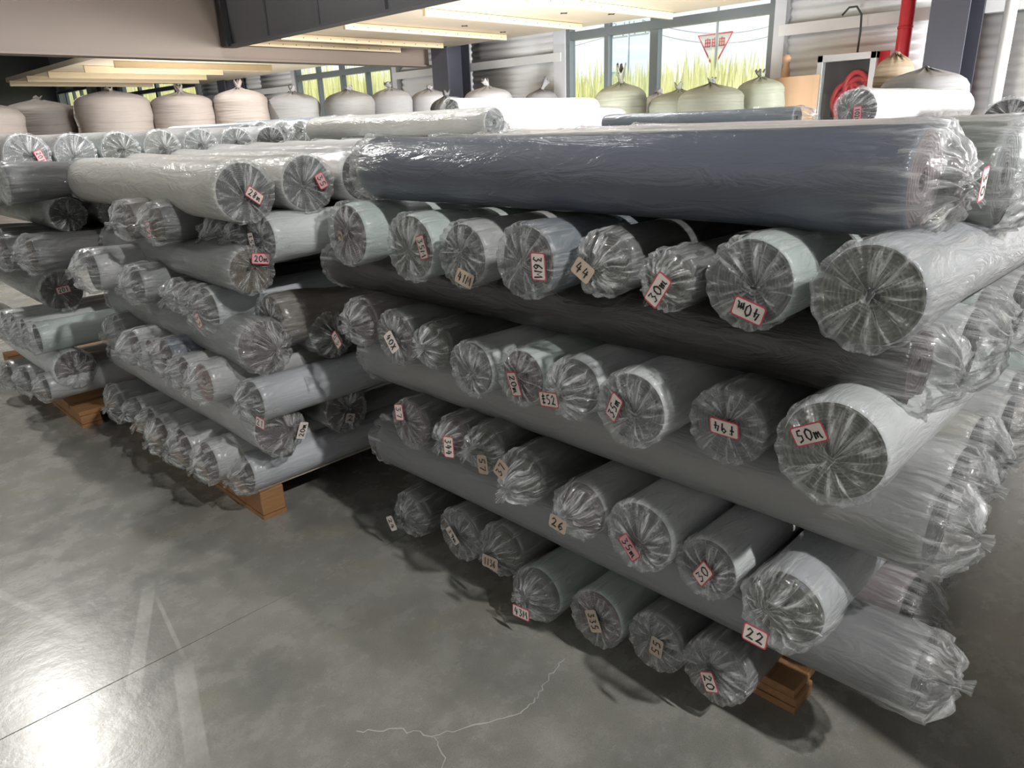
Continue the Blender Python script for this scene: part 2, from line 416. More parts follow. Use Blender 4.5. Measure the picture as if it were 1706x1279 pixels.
def window(n, y0, y1, z0, z1, mulls, rail):
    o = empty('window_%d' % n, (XW, (y0+y1)/2, z0)); tag(o, kind='structure', label='grey framed window in the corrugated wall')
    off = Vector((XW, (y0+y1)/2, z0))
    def part(name, box, mat, bevel=0):
        g = MB(); g.box(*box); return g.build(name, [mat], o, loc=-off, bevel=bevel)
    w = .075
    part('window_frame', (XW-.07, XW+.06, y0, y0+w, z0, z1), FRAME); part('window_frame', (XW-.07, XW+.06, y1-w, y1, z0, z1), FRAME)
    part('window_frame', (XW-.07, XW+.06, y0, y1, z0, z0+w), FRAME); part('window_frame', (XW-.07, XW+.06, y0, y1, z1-w, z1), FRAME)
    part('reveal', (XW-.09, XW+.02, y0-.14, y0, z0-.05, z1+.05), FRAME_L); part('reveal', (XW-.09, XW+.02, y1, y1+.14, z0-.05, z1+.05), FRAME_L)
    for (ym, ww) in mulls: part('mullion', (XW-.05, XW+.05, ym-ww/2, ym+ww/2, z0, z1), FRAME)
    if rail: part('transom', (XW-.06, XW+.055, y0, y1, rail-.055, rail+.055), FRAME)
    edges = [y0] + [a for a, _ in mulls] + [y1]; zs = [z0] + ([rail] if rail else []) + [z1]
    for a, b in zip(edges[:-1], edges[1:]):
        for c, d in zip(zs[:-1], zs[1:]):
            part('pane', (XW+.0, XW+.006, a+.02, b-.02, c+.02, d-.02), GLASS)
window(1, *WIN[0], [(6.98, .07), (6.17, .13)], 2.62)
window(2, *WIN[1], [(12.95, .06), (13.85, .08), (14.75, .06)], 2.55)
window(3, *WIN[2], [(22.4, .09), (23.8, .12), (25.2, .09)], 2.75)
window(4, *WIN[3], [(30.9, .08), (31.8, .08), (32.7, .08)], 2.6)
window(5, *WIN[4], [(-4.5, .07), (-3.5, .1), (-2.5, .07)], 2.7)
m = MB(); m.box(XW-.09, XW-.03, 7.86, 7.95, 0, 4.2); m.build('downpipe_strip', [FRAME_L], wb)

def h_column(n, yc, xc=8.68, d=.46, w=.34):
    m = MB(); t = .02
    m.box(xc-d/2, xc-d/2+t, yc-w/2, yc+w/2, 0, 7); m.box(xc+d/2-t, xc+d/2, yc-w/2, yc+w/2, 0, 7); m.box(xc-d/2+t, xc+d/2-t, yc-.01, yc+.01, 0, 7)
    return tag(m.build('trim_%d' % n, [STEEL_DARK]), 'dark blue-grey steel column standing at the corrugated wall', kind='structure')
h_column(1, 2.42, d=.5); h_column(2, 10.0, d=.5, w=.4); h_column(3, 18.2, d=.5, w=.4); h_column(4, 27.0, d=.5, w=.4)

# mezzanine over the far half of the hall
def mezz(n, x0, x1, y0, y1, z, fix=()):
    o = empty('mezzanine_ceiling', (x0, y0, z)); tag(o, 'pale board ceiling under the mezzanine, bay %s' % ('nearer the camera' if n == 1 else 'beyond the beige beam'), kind='structure')
    k = max(1, round((y1-y0)/1.22))
    for i in range(k):
        m = MB(); m.box(0, x1-x0, (y1-y0)*i/k+.003, (y1-y0)*(i+1)/k-.003, 0, .09); m.build('ceiling_board', [BOARD], o)
    for (fx, fy) in fix:
        m = MB(); m.box(fx-x0-.05, fx-x0+.05, fy-y0-.006, fy-y0+.006, -.008, 0); m.box(fx-x0-.006, fx-x0+.006, fy-y0-.05, fy-y0+.05, -.008, 0)
        m.build('cross_fixing', [CABLE], o)
mezz(1, 5.12, 8.6, -3.0, 10.38, 2.665, [(7.15, 9.9), (7.0, 7.75), (7.95, 8.0), (7.3, 6.3), (7.9, 6.05), (7.6, 4.3)])
mezz(2, 4.3, 8.6, 10.62, 19.6, 2.665)
def batten(x0, x1, y, h=.075, w=.05, z=2.66, lab='', dots=True):
    m = MB(); m.box(0, x1-x0, -w/2, w/2, -h, 0)
    o = m.build('ceiling_batten', [BATTEN], loc=(x0, y, z), bevel=.003)
    tag(o, lab, 'batten', 'pine battens under the mezzanine')
    if dots:
        d = MB(); k = 0.12
        while k < x1-x0-.05:
            d.box(k-.006, k+.006, -w/2-.002, -w/2+.001, -h*.62, -h*.62+.012); k += .21
        tag(d.build('nail_heads', [CABLE], o), kind='stuff')
for x0, x1, y, lab in ((5.22, 7.85, 10.28, 'pine ceiling batten lying closest to the beige beam'),
                       (5.28, 8.05, 9.45, 'pine ceiling batten second from the beige beam'),
                       (5.45, 8.2, 8.2, 'pine ceiling batten with nail heads, third from the beige beam'),
                       (5.6, 8.28, 6.85, 'pine ceiling batten with nail heads, fourth from the beige beam'),
                       (5.9, 8.5, 5.58, 'pine ceiling batten with nail heads over the wide window')):
    batten(x0, x1, y, lab=lab)
for i, (x0, x1, y, lab) in enumerate(((4.66, 7.5, 13.9, 'pine batten beyond the beige beam, first behind it'), (4.5, 7.0, 14.95, 'pine batten beyond the beige beam, second behind it'),
                       (4.3, 7.3, 16.4, 'pine batten beyond the beige beam, third behind it'), (4.2, 7.6, 17.5, 'pine batten beyond the beige beam, fourth behind it'), (4.2, 7.1, 18.9, 'pine batten beyond the beige beam, farthest one'))):
    batten(x0, x1, y, h=.11, lab=lab, dots=False)
# beige deep beam along the bay, with its flange; charcoal edge beam across
m = MB(); m.box(-1.5, 8.55, 10.42, 10.58, 2.42, 3.9); m.box(-1.5, 8.55, 10.36, 10.64, 2.40, 2.425)
tag(m.build('beam', [FASCIA]), 'deep beige beam spanning the hall above the sacks', kind='structure')
m = MB(); m.box(4.98, 5.02, -3, 10.36, 2.58, 3.9); m.box(4.93, 5.10, -3, 10.36, 2.555, 2.58); m.box(4.90, 5.02, 10.22, 10.36, 2.56, 3.9)
for yy in (9.2, 8.0, 6.7, 5.4): m.box(4.955, 4.98, yy-.02, yy+.02, 2.58, 3.9)
tag(m.build('beam', [STEEL_BLACK]), 'charcoal steel edge beam along the open side of the mezzanine', kind='structure')

# ------------------------------------------------------------------ outdoors beyond the windows
def outdoors():
    m = MB(); m.box(9.5, 160, -90, 160, -.3, -.05)
    tag(m.build('ground', [plain('field_soil', (.55, .53, .42), .9)]), kind='structure')
    gm, nt, b = new_mat('reed_grass')
    n = noise_node(nt, .35, 3); c = mixcol(nt, ramp(nt, n.outputs[0], .3, .7), (.70, .68, .30), (.85, .83, .52))
    nt.links.new(c, b.inputs['Base Color']); b.inputs['Roughness'].default_value = .7
    b.inputs['Transmission Weight'].default_value = 0
    tl = nt.nodes.new('ShaderNodeBsdfTranslucent'); nt.links.new(c, tl.inputs[0]); mx = nt.nodes.new('ShaderNodeMixShader'); mx.inputs[0].default_value = .45
    nt.links.new(b.outputs[0], mx.inputs[1]); nt.links.new(tl.outputs[0], mx.inputs[2]); nt.links.new(mx.outputs[0], nt.nodes['Material Output'].inputs[0])
    rnd = random.Random(8); g = MB()
    def top(x, y):
        return 2.55 + .9*noise.noise((x*.12, y*.16, 2)) + (1.0 if y > 20 else .35)*max(0, noise.noise((x*.3, y*.25, 7)))
    for _ in range(9000):
        x = rnd.uniform(17, 34); y = rnd.uniform(6, 75)
        h = max(.8, top(x, y))*(x/22)**.5*1.1*(1+.022*max(0, y-22))*rnd.uniform(.8, 1.12); w = rnd.uniform(.04, .10); a = rnd.uniform(0, 3.14); lx = rnd.uniform(-.3, .3); ly = rnd.uniform(-.3, .3)
        b0 = len(g.v); dx, dy = math.cos(a)*w, math.sin(a)*w
        g.v += [(x-dx, y-dy, -.1), (x+dx, y+dy, -.1), (x+dx+lx*.4, y+dy+ly*.4, h*.6), (x-dx+lx*.4, y-dy+ly*.4, h*.6), (x+lx, y+ly, h)]
        g.face([b0, b0+1, b0+2, b0+3]); g.face([b0+3, b0+2, b0+4])
    tag(g.build('reed_grass', [gm]), 'tall yellow-green reeds growing outside the windows', 'grass', kind='stuff')
    def pole(x, y, h, lab, arms=(), r=.09, name='utility_pole'):
        o = empty(name, (x, y, 0)); tag(o, lab, 'pole')
        m = MB(); m.tube([(0, 0, -.1), (0, 0, h)], [r, r*.7], 8); m.build('pole', [GALV], o)
        for z, L in arms:
            m = MB(); m.box(-.05, .05, -L, L, z-.05, z+.05); a = m.build('crossarm', [GALV], o)
            for q in (-.85, -.3, .3, .85):
                k = MB(); k.tube([(0, q*L, z+.05), (0, q*L, z+.28)], .045, 6); k.build('insulator', [GALV], a)
    pole(44, 32.2, 7.6, 'utility pole with two crossarms outside the middle window pane', [(7.3, 1.3), (6.7, 1.6)])
    pole(60, 28.4, 8.2, 'thin twin-arm pole at the far edge of the field', [(8.0, 1.1)], .11)
    pole(30, 17.4, 11.0, 'tall thin mast outside the widest window pane', (), .07, 'mast')
    def wire(a, b, sag, lab):
        c = MB(); A, B = Vector(a), Vector(b); P = []
        for i in range(25):
            t = i/24; p = A.lerp(B, t); p.z -= sag*4*t*(1-t); P.append(p)
        c.tube(P, .035, 4, cap=False); tag(c.build('overhead_wire', [GALV]), lab, 'wire')
    wire((44, 33.4, 7.6), (62, 110, 8.0), 1.2, 'upper overhead wire running left from the crossarm pole')
    wire((44, 33.6, 6.9), (62, 110, 6.8), 1.2, 'lower overhead wire running left from the crossarm pole')
    wire((44, 31.0, 7.5), (60, 28.4, 8.3), .9, 'upper overhead wire between the two poles')
    wire((44, 30.8, 6.9), (60, 28.3, 7.6), .9, 'lower overhead wire between the two poles')
    # blue road sign
    o = empty('road_sign', (32, 24.1, 0)); tag(o, 'blue rectangular road sign on posts outside the window', 'sign')
    m = MB(); m.box(-.04, .04, -.46, .46, 2.75, 3.7); p = m.build('sign_panel', [BLUE], o)
    m = MB(); m.box(-.05, -.04, -.36, .05, 3.40, 3.48); m.box(-.05, -.04, -.30, .20, 3.05, 3.12); m.box(-.05, -.04, .05, .12, 2.95, 3.25); m.build('sign_marks', [WHITE], p)
    for q in (-.35, .35):
        m = MB(); m.tube([(.08, q, 0), (.08, q, 3.7)], .04, 6); m.build('post', [GALV], o)
    # white and red triangular sign on a braced frame
    o = empty('warning_sign', (34, 19.8, 0)); tag(o, 'white triangular sign with red lettering on a braced stand', 'sign')
    m = MB(); W = .92; zt, zb = 5.1, 3.75
    m.v += [(-.03, -W, zt), (-.03, W, zt), (-.03, .12, zb), (-.03, -.12, zb), (.03, -W, zt), (.03, W, zt), (.03, .12, zb), (.03, -.12, zb)]
    for q in ((0, 1, 2, 3), (7, 6, 5, 4), (0, 4, 5, 1), (1, 5, 6, 2), (2, 6, 7, 3), (3, 7, 4, 0)): m.face(list(q))
    p = m.build('sign_panel', [WHITE], o)
    m = MB(); m.tube([(-.05, -W, zt), (-.05, W, zt), (-.05, .1, zb), (-.05, -.1, zb), (-.05, -W, zt)], .035, 6); m.build('red_rim', [SIGNRED], p)
    m = MB()
    for c in (-.38, 0, .38):
        for (a0, a1, b0, b1) in ((-.14, .14, .30, .34), (-.14, .14, .16, .20), (-.14, .14, .0, .04), (-.14, -.10, 0, .34), (.10, .14, 0, .34), (-.02, .02, 0, .40)):
            m.box(-.06, -.04, c+a0, c+a1, 4.55+b0, 4.55+b1)
    m.build('red_lettering', [SIGNRED], p)
    m = MB(); m.tube([(0, -.1, zb), (0, .75, 1.4)], .04, 6); m.tube([(0, .1, zb), (0, -.75, 1.4)], .04, 6); m.tube([(0, 0, zb), (0, 0, 0)], .05, 6); m.build('stand', [GALV], o)
outdoors()

# ------------------------------------------------------------------ film-wrapped fabric rolls
# handwriting strokes in a unit box (x 0..1, y 0..1)
STROKES = {
 '0': [[(.5, 1), (.12, .75), (.1, .3), (.45, 0), (.85, .25), (.88, .7), (.5, 1)]],
 '1': [[(.35, .8), (.55, 1), (.5, 0)]],
 '2': [[(.1, .75), (.4, 1), (.8, .8), (.55, .4), (.1, .02), (.5, .1), (.95, .05)]],
 '3': [[(.15, .95), (.75, .9), (.4, .58), (.85, .35), (.5, .0), (.1, .12)]],
 '4': [[(.35, 1), (.1, .4), (.9, .45)], [(.62, .8), (.6, 0)]],
 '5': [[(.85, 1), (.3, .97), (.2, .58), (.75, .5), (.75, .12), (.15, .0)]],
 '6': [[(.75, 1), (.25, .6), (.15, .2), (.5, 0), (.85, .25), (.55, .48), (.2, .3)]],
 '7': [[(.1, .95), (.85, .97), (.45, 0)]],
 '8': [[(.8, .85), (.4, 1), (.25, .75), (.75, .3), (.5, 0), (.2, .2), (.8, .85)]],
 '9': [[(.8, .7), (.45, .5), (.2, .75), (.5, 1), (.8, .75), (.7, 0)]],
 'm': [[(.0, .6), (.1, 0), (.12, .4), (.35, .6), (.42, .05), (.45, .4), (.7, .6), (.8, .1), (1.05, .0)]],
 'M': [[(-.02, 0), (.12, .95), (.52, .35), (.92, .95), (1.08, 0)]],
 'X': [[(.1, 1), (.85, 0)], [(.85, .95), (.1, 0)]],
 'f': [[(.8, .9), (.45, 1), (.4, 0)], [(.1, .55), (.75, .55)]],
 '#': [[(.1, .8), (.9, .9)], [(.05, .5), (.95, .6)], [(.5, 1.1), (.45, 0)], [(.1, .1), (.9, .15)]],
}
def text_mesh(text, w, h, rnd):
    m = MB(); n = len(text); cw = w/n*.86; ch = min(h*.62, cw*2.1); lw = ch*.055+.0006
    x0 = -cw*n/2
    for i, c in enumerate(text):
        for st in STROKES.get(c, STROKES['1']):
            P = [Vector((x0+i*cw+(.1+.8*a)*cw+.0006*rnd.uniform(-1, 1), (b-.5)*ch+.0006*rnd.uniform(-1, 1), 0)) for a, b in st]
            b0 = len(m.v)
            for k, p in enumerate(P):
                d = (P[min(k+1, len(P)-1)]-P[max(k-1, 0)]); d = d.normalized() if d.length > 1e-6 else Vector((1, 0, 0))
                s = Vector((-d.y, d.x, 0))*lw
                m.v += [tuple(p+s), tuple(p-s)]
            for k in range(len(P)-1): m.face([b0+2*k, b0+2*k+1, b0+2*k+3, b0+2*k+2])
    return m

def paper_label(parent, dy, dz, xf, ang, text, kind, rnd, k=1.0, tilt=0.0):
    """dy, dz: offset on the roll's end face (local y, z); xf: how far in front of it (negative x)"""
    w, h = (.034+.0105*len(text))*k, .038*k
    if kind == 'n': w, h = .03, .03
    a = math.radians(ang)
    ex = Vector((0, -math.cos(a), math.sin(a))); ey = Vector((0, math.sin(a), math.cos(a)))
    M = Matrix.Identity(4); n = Vector((-1, 0, 0))
    n = (n + ey*tilt + ex*rnd.uniform(-.12, .12)).normalized(); ex = (ex - n*ex.dot(n)).normalized(); ey = n.cross(ex)
    for i in range(3): M[i][0] = ex[i]; M[i][1] = ey[i]; M[i][2] = n[i]
    M.translation = (xf, dy, dz)
    m = MB()
    def rr(x, y, r, z):
        pts = []
        for cx, cy, s in ((x-r, y-r, 0), (-x+r, y-r, 90), (-x+r, -y+r, 180), (x-r, -y+r, 270)):
            for q in (0, 30, 60, 90):
                t = math.radians(s+q); px, py = cx+r*math.cos(t), cy+r*math.sin(t)
                pts.append((px, py, z))
        return pts
    b = len(m.v); m.v += rr(w/2, h/2, .006, 0); m.face(list(range(b, b+16)), 0)
    border = kind in ('r', 'p', 'b')
    if border:
        b = len(m.v); m.v += rr(w/2-.0028, h/2-.0028, .004, .0005); m.face(list(range(b, b+16)), 1)
    inner = {'r': PAPER, 'p': PAPER_PINK, 't': PAPER_TAN, 'w': PAPER, 'n': PAPER_TAN, 'b': PAPER}[kind]
    outer = {'r': RED, 'p': RED, 'b': BLACKCARD}.get(kind, inner)
    o = m.build('paper_label', [outer, inner], parent); o.matrix_local = M
    t = text_mesh(text, w*.9, h*.95, rnd)
    for i, v in enumerate(t.v): t.v[i] = (v[0], v[1], .0011)
    to = t.build('handwriting', [INK], o)
    return o

def fbm(x, y, z): return noise.noise((x, y, z)) + .5*noise.noise((x*2.1+5, y*2.1, z*2.1)) + .25*noise.noise((x*4.3, y*4.3+3, z*4.3))

def body_mesh(name, L, r, seed, lim=None, n=32, sag=0.0):
    """wound cloth: round at the ends, pressed flatter inside the pile; core hole in the end at x=0"""
    m = MB(); s = seed*7.13
    xs = [0, .012, .03, .06, .1, .16, .24, .34, .5, .7, .9, 1.1, 1.3] ; xs = [x for x in xs if x < L-.3] + [L-.24, L-.16, L-.1, L-.06, L-.03, L-.012, L]
    rings = []
    def prof(x, th):
        e = min(x, L-x); q = min(1, max(0, (e-.08)/.25)); q = q*q*(3-2*q)
        rz = r if not lim else r+(min(r, lim)-r)*q; ry = r*(1+.35*(r-rz)/r)
        k = 1 + .022*noise.noise((math.cos(th)*1.5+s, math.sin(th)*1.5, x*3)) + .010*noise.noise((math.cos(th)*5, math.sin(th)*5+s, x*14))
        edge = .93 if e < .005 else (.975 if e < .02 else 1)
        wig = .010*noise.noise((s, x*1.4, 0))*q; wz = .006*noise.noise((x*1.4, s, 3))*q
        return Vector((x, ry*k*edge*math.cos(th)+wig, rz*k*edge*math.sin(th)+wz-sag*(1-min(1, x/.3))**2))
    end0 = []
    for f, dx in ((.16, .16), (.16, .004), (.3, .001), (.45, .005), (.6, .000), (.75, .004), (.86, .001)):
        end0.append([Vector((dx, prof(0, 2*math.pi*k/n).y*f/.93, prof(0, 2*math.pi*k/n).z*f/.93)) for k in range(n)])
    rings += end0
    for x in xs: rings.append([prof(x, 2*math.pi*k/n) for k in range(n)])
    ne = len(end0)
    rings.append([Vector((L-.002, p.y*.5, p.z*.5)) for p in rings[-1]]); rings.append([Vector((L-.002, p.y*.05, p.z*.05)) for p in rings[-1]])
    nb = len(rings)
    m.grid(rings, m=lambda i: 1 if (i < ne or i >= nb-3) else 0)
    return m

def cap_mesh(r, seed, style, n=80, sag=0.0, sleeve=.17, flip=None):
    """clear film gathered over a roll's end at x=0, facing -x"""
    rnd = random.Random(seed); s = rnd.uniform(0, 50); npl = rnd.randint(12, 19)
    amp = [rnd.uniform(.35, 1.3) for _ in range(npl)]; ph = rnd.uniform(0, 6.28); tw = rnd.uniform(-.8, .8)
    ky, kz = rnd.uniform(-.22, .22)*r, rnd.uniform(-.22, .22)*r
    crump = {'r': .0, 'c': 1.0, 'd': 1.25}[style]
    bul = rnd.uniform(.004, .016) + crump*.012
    tail_y, tail_z = rnd.uniform(-.4, .4), rnd.uniform(-1, .3)
    def P(th, st, x):
        c, q = math.cos(th), math.sin(th); return c, q
    rings = []; uvv = []
    def irr(th, k): return noise.noise((math.cos(th)*1.6+s, math.sin(th)*1.6, k)) + .6*noise.noise((math.cos(th)*4+s, math.sin(th)*4, k+4))
    st = [('s', x) for x in (sleeve, sleeve*.72, sleeve*.48, sleeve*.3, .035, .016)] + [('m', 0), ('m', 1)] + [('c', q) for q in (.93, .84, .73, .62, .51, .41, .32, .24, .17, .11)] + [('k', q) for q in (0, 1, 2, 3)]
    for si, (kind, v) in enumerate(st):
        ring = []
        for k in range(n):
            th = 2*math.pi*k/n; c, q = math.cos(th), math.sin(th)
            pi = (th*npl/(2*math.pi)+ph) ; A = amp[int(pi) % npl]; A2 = amp[(int(pi)+1) % npl]; t = pi % 1; A = A*(1-t)+A2*t
            if kind == 's':
                wr = .004*abs(noise.noise((c*3.5+s, q*3.5, v*22))) + .0035*crump*abs(noise.noise((c*6+s, q*6, v*30)))
                R = r*1.018+.0015+wr; p = Vector((v, R*c, R*q - sag*(1-min(1, v/.3))**2))
                if crump and v < .06: p += Vector((0, c, q))*.008*crump*irr(th, v*9)
            elif kind == 'm':
                R = r*(1.015 if v == 0 else .985) + .003 + r*(.05+.06*crump)*max(-.4, irr(th, 1.0)) + .003*math.sin(npl*th+ph*6.28)*A
                x = -.002 if v == 0 else -.013-.4*bul
                if crump: x -= .016*crump*(irr(th, 3)+.3)
                p = Vector((x, R*c, R*q-sag))
            elif kind == 'c':
                R = r*v; mix = 1-v
                pl = math.sin(2*math.pi*pi + tw*4*mix)
                pl = math.copysign(abs(pl)**.7, pl)
                ax = .0095*A*math.sin(math.pi*min(1, mix*1.15+.12))
                x = -.014 - bul*math.sin(math.pi*.5*min(1, mix*1.6)) + ax*pl + (.010 if style == 'r' else 0)*mix
                dy = dz = 0
                if crump:
                    f = fbm(R*c*22+s, R*q*22, 1.7); x -= crump*(.012+.030*abs(f)*mix**.5 + .012*mix); 
                    dy = crump*.012*noise.noise((R*c*30, R*q*30+s, 5)); dz = crump*.012*noise.noise((R*c*30+s, R*q*30, 9)) - (.02*mix if style == 'd' else 0)
                p = Vector((x, R*c + ky*mix + dy, R*q - sag + kz*mix + dz))
            else:
                base = -.014-bul-crump*.03 + (.008 if style == 'r' else 0)
                R = (.008, .006, .007, .008)[v]*(1+.35*math.sin(3*th+s))*(1+.8*crump*(v > 0)); L = (.0, .006, .011, .014)[v]*(1+.6*crump)
                p = Vector((base-L, ky+R*c+tail_y*L*1.2, kz-sag+R*q+tail_z*L*1.2 - (.02 if style == 'd' else 0)))
            ring.append(p)
        rings.append(ring); uvv.append(si/(len(st)-1))
    if flip is not None:
        rings = [[Vector((flip-p.x, p.y, p.z)) for p in rg][::-1] for rg in rings]
    m = MB(); m.grid(rings); m.uv = (n, uvv); m.tip = min(p.x for rg in rings for p in rg); m.rings = rings
    return m

def build_cap(m, parent):
    o = m.build('plastic_wrap', [FILM], parent)
    n, uvv = m.uv; uv = o.data.uv_layers.new(name='film'); li = 0
    for f in m.f:
        i0 = (f[0] // n); k0 = f[0] % n
        vals = ((k0/n, uvv[i0]), ((k0+1)/n, uvv[i0]), ((k0+1)/n, uvv[i0+1]), (k0/n, uvv[i0+1]))
        for v in vals: uv.data[li].uv = v; li += 1
    return o

def cap_front(m, dy, dz, rad=.03):
    xs = [p.x for rg in m.rings for p in rg if abs(p.y-dy) < rad and abs(p.z-dz) < rad]
    return (min(xs) if xs else m.tip)

SEED = [100]
def fabric_roll(x, y, z, r, L, axis, col, end, style, label, group, lab=None, lim=None, both=False, n=32, capn=80, rz=0.0, sag=0.0, tiltx=0.0, name='fabric_roll', lk=1.0):
    SEED[0] += 1; sd = SEED[0]; rnd = random.Random(sd)
    root = empty(name, (x, y, z), (0 if axis == 'X' else math.pi/2) + rz)
    if tiltx: root.rotation_euler.y = tiltx
    tag(root, label, 'fabric roll', group)
    body_mesh('b', L, r, sd, lim, n, sag).build('fabric_body', [FAB[col], ENDM[end]], root)
    cm = cap_mesh(r, sd, style, capn, sag); build_cap(cm, root)
    if both:
        c2 = cap_mesh(r, sd+5000, style, capn, 0, .17, flip=L); build_cap(c2, root)
    if lab:
        dy, dz, ang, text, kind = lab
        paper_label(root, dy, dz, cap_front(cm, dy, dz)-.003, ang, text, kind, rnd, lk, tilt=rnd.uniform(-.1, .25))
    return root

ORD = ['first', 'second', 'third', 'fourth', 'fifth', 'sixth', 'seventh', 'eighth', 'ninth']
COLN = {'mint': 'pale green', 'pale': 'pale grey', 'white': 'whitish', 'slate': 'slate', 'coal': 'charcoal', 'grey': 'mid-grey', 'ice': 'ice-blue', 'plum': 'plum-grey', 'brown': 'brown-grey', 'pink': 'pinkish', 'navy': 'navy', 'black': 'black', 'stone': 'plain grey', 'olive': 'grey-green', 'cream': 'cream', 'blush': 'blush', 'snow': 'white'}
def end_row(rows, where, group, L=1.66, lim=.078, capn=80, sag=0.0):
    for i, (X, y, z, r, col, end, st, lb) in enumerate(rows):
        lab = '%s roll%s, %s from left in %s' % (COLN[col], ' marked %s' % lb[3].replace('#', '') if lb else ' with unlabelled end', ORD[i], where)
        rnd = random.Random(int(y*1000))
        fabric_roll(X, y, z, r, L, 'X', col, end, st, lab, group, lb, lim, capn=capn, rz=rnd.uniform(-.012, .012), sag=sag)

M2 = [
  (1.25,1.968,1.142,0.096,'mint','plum','r',(0.006, -0.001, 80, '3', 'n')),
  (1.24,1.638,1.132,0.093,'mint','moss','r',(-0.08, 0.011, -75, '35M', 'r')),
  (1.25,1.431,1.130,0.085,'pale','grey','r',(-0.025, -0.056, -15, '41M', 't')),
  (1.22,1.171,1.145,0.087,'slate','grey','r',(-0.058, -0.004, -90, '36M', 'r')),
  (1.30,0.996,1.146,0.073,'coal','moss','c',(-0.002, -0.002, -30, '44', 't')),
  (1.24,0.790,1.143,0.058,'coal','moss','c',(-0.023, -0.004, 62, '30m', 'r')),
  (1.24,0.619,1.157,0.085,'mint','grey','r',(-0.012, -0.046, 165, '40m', 'r')),
  (1.20,0.397,1.169,0.088,'ice','moss','r',None),
]
M4 = [
  (1.27,1.971,0.857,0.079,'plum','plum','c',(0.035, -0.049, -50, '53', 'r')),
  (1.26,1.774,0.841,0.084,'grey','plum','r',(-0.007, -0.007, -50, '40X', 'w')),
  (1.28,1.610,0.844,0.067,'coal','moss','c',None),
  (1.24,1.407,0.823,0.077,'white','grey','r',None),
  (1.24,1.219,0.840,0.074,'mint','plum','r',(0.0, -0.011, -75, '20m', 'r')),
  (1.24,1.040,0.855,0.072,'white','grey','c',(0.005, -0.007, 10, '#52', 'r')),
  (1.22,0.863,0.850,0.086,'white','grey','r',(0.033, 0.002, 65, '35m', 'r')),
  (1.25,0.649,0.861,0.080,'coal','grey','r',(-0.006, 0.003, 180, 'f94', 'r')),
  (1.22,0.431,0.879,0.098,'white','moss','r',(0.032, 0.035, 30, '50m', 'r')),
]
M6 = [
  (1.29,1.778,0.542,0.082,'coal','plum','r',(0.022, 0.043, -80, '37', 'r')),
  (1.28,1.543,0.574,0.062,'coal','plum','c',(-0.049, -0.002, -85, '344', 'r')),
  (1.28,1.409,0.575,0.066,'coal','moss','c',(-0.042, -0.024, -80, '57', 't')),
  (1.26,1.242,0.545,0.074,'coal','moss','d',(0.008, 0.045, 60, '37', 't')),
  (1.26,1.037,0.518,0.074,'pale','plum','c',(0.007, -0.008, -8, '26', 't')),
  (1.25,0.852,0.520,0.087,'white','grey','r',(0.01, -0.022, -42, '35m', 'p')),
  (1.28,0.689,0.490,0.072,'white','grey','r',(-0.006, 0.002, 60, '30', 'r')),
  (1.26,0.498,0.488,0.085,'ice','moss','c',(0.022, -0.033, 0, '22', 'r')),
]
M8 = [
  (1.36,1.905,0.134,0.083,'coal','grey','c',(0.022, -0.015, -60, '24', 'w')),
  (1.36,1.653,0.146,0.092,'grey','grey','r',(0.015, -0.001, -48, '39m', 'w')),
  (1.36,1.445,0.178,0.084,'grey','moss','c',(-0.025, 0.001, 8, '1136', 't')),
  (1.33,1.264,0.116,0.084,'mint','grey','c',(-0.008, -0.019, 5, '43M', 'r')),
  (1.33,1.043,0.139,0.084,'mint','plum','r',(-0.007, 0.008, -65, '335', 't')),
  (1.35,0.858,0.148,0.081,'grey','grey','r',(-0.017, 0.01, 85, '55', 't')),
  (1.33,0.674,0.176,0.085,'coal','grey','r',(0.003, -0.018, -65, '20', 'r')),
]
S2 = [
  (0.97,3.080,1.150,0.077,'brown','brown','c',None),
  (1.00,2.873,1.146,0.076,'coal','brown','c',(-0.077, -0.01, -80, '32', 'r')),
  (1.18,2.730,1.105,0.075,'coal','grey','d',None),
  (1.19,2.591,1.081,0.075,'coal','coal','c',(-0.109, 0.007, -80, '155', 'b')),
  (1.20,2.444,1.098,0.087,'white','grey','r',None),
]
S4 = [
  (0.87,3.332,0.940,0.089,'pale','grey','d',None),
  (0.95,3.080,0.897,0.079,'grey','grey','c',None),
  (1.04,2.891,0.864,0.066,'coal','plum','c',None),
  (1.04,2.770,0.866,0.062,'coal','plum','c',None),
  (1.05,2.669,0.830,0.094,'ice','grey','c',(-0.055, -0.014, -60, '33', 'r')),
  (1.20,2.473,0.791,0.102,'brown','brown','r',None),
]
S6 = [
  (0.97,3.525,0.627,0.074,'grey','grey','c',None),
  (0.93,3.207,0.620,0.071,'pale','plum','c',None),
  (0.95,3.088,0.603,0.065,'pink','plum','c',None),
  (0.94,2.881,0.632,0.075,'navy','plum','c',None),
  (0.95,2.744,0.604,0.060,'pale','plum','c',None),
  (0.95,2.574,0.596,0.079,'pale','pink','c',None),
  (1.04,2.383,0.543,0.080,'ice','grey','c',(-0.101, -0.045, -5, '21', 'r')),
]
S8 = [
  (0.95,3.722,0.225,0.094,'grey','moss','c',None),
  (0.95,3.435,0.270,0.056,'pale','grey','c',None),
  (0.95,3.268,0.264,0.054,'pale','grey','c',None),
  (0.93,3.108,0.240,0.083,'pale','brown','c',None),
  (0.93,2.865,0.254,0.083,'pale','plum','c',None),
  (0.93,2.624,0.268,0.083,'pale','plum','c',None),
  (1.03,2.547,0.204,0.080,'ice','plum','c',None),
]
T2 = [
  (0.80,4.141,1.271,0.095,'coal','white','r',None),
]
T4 = [
  (0.79,4.489,0.919,0.093,'coal','plum','c',None),
  (0.79,3.918,0.961,0.088,'coal','brown','c',None),
]
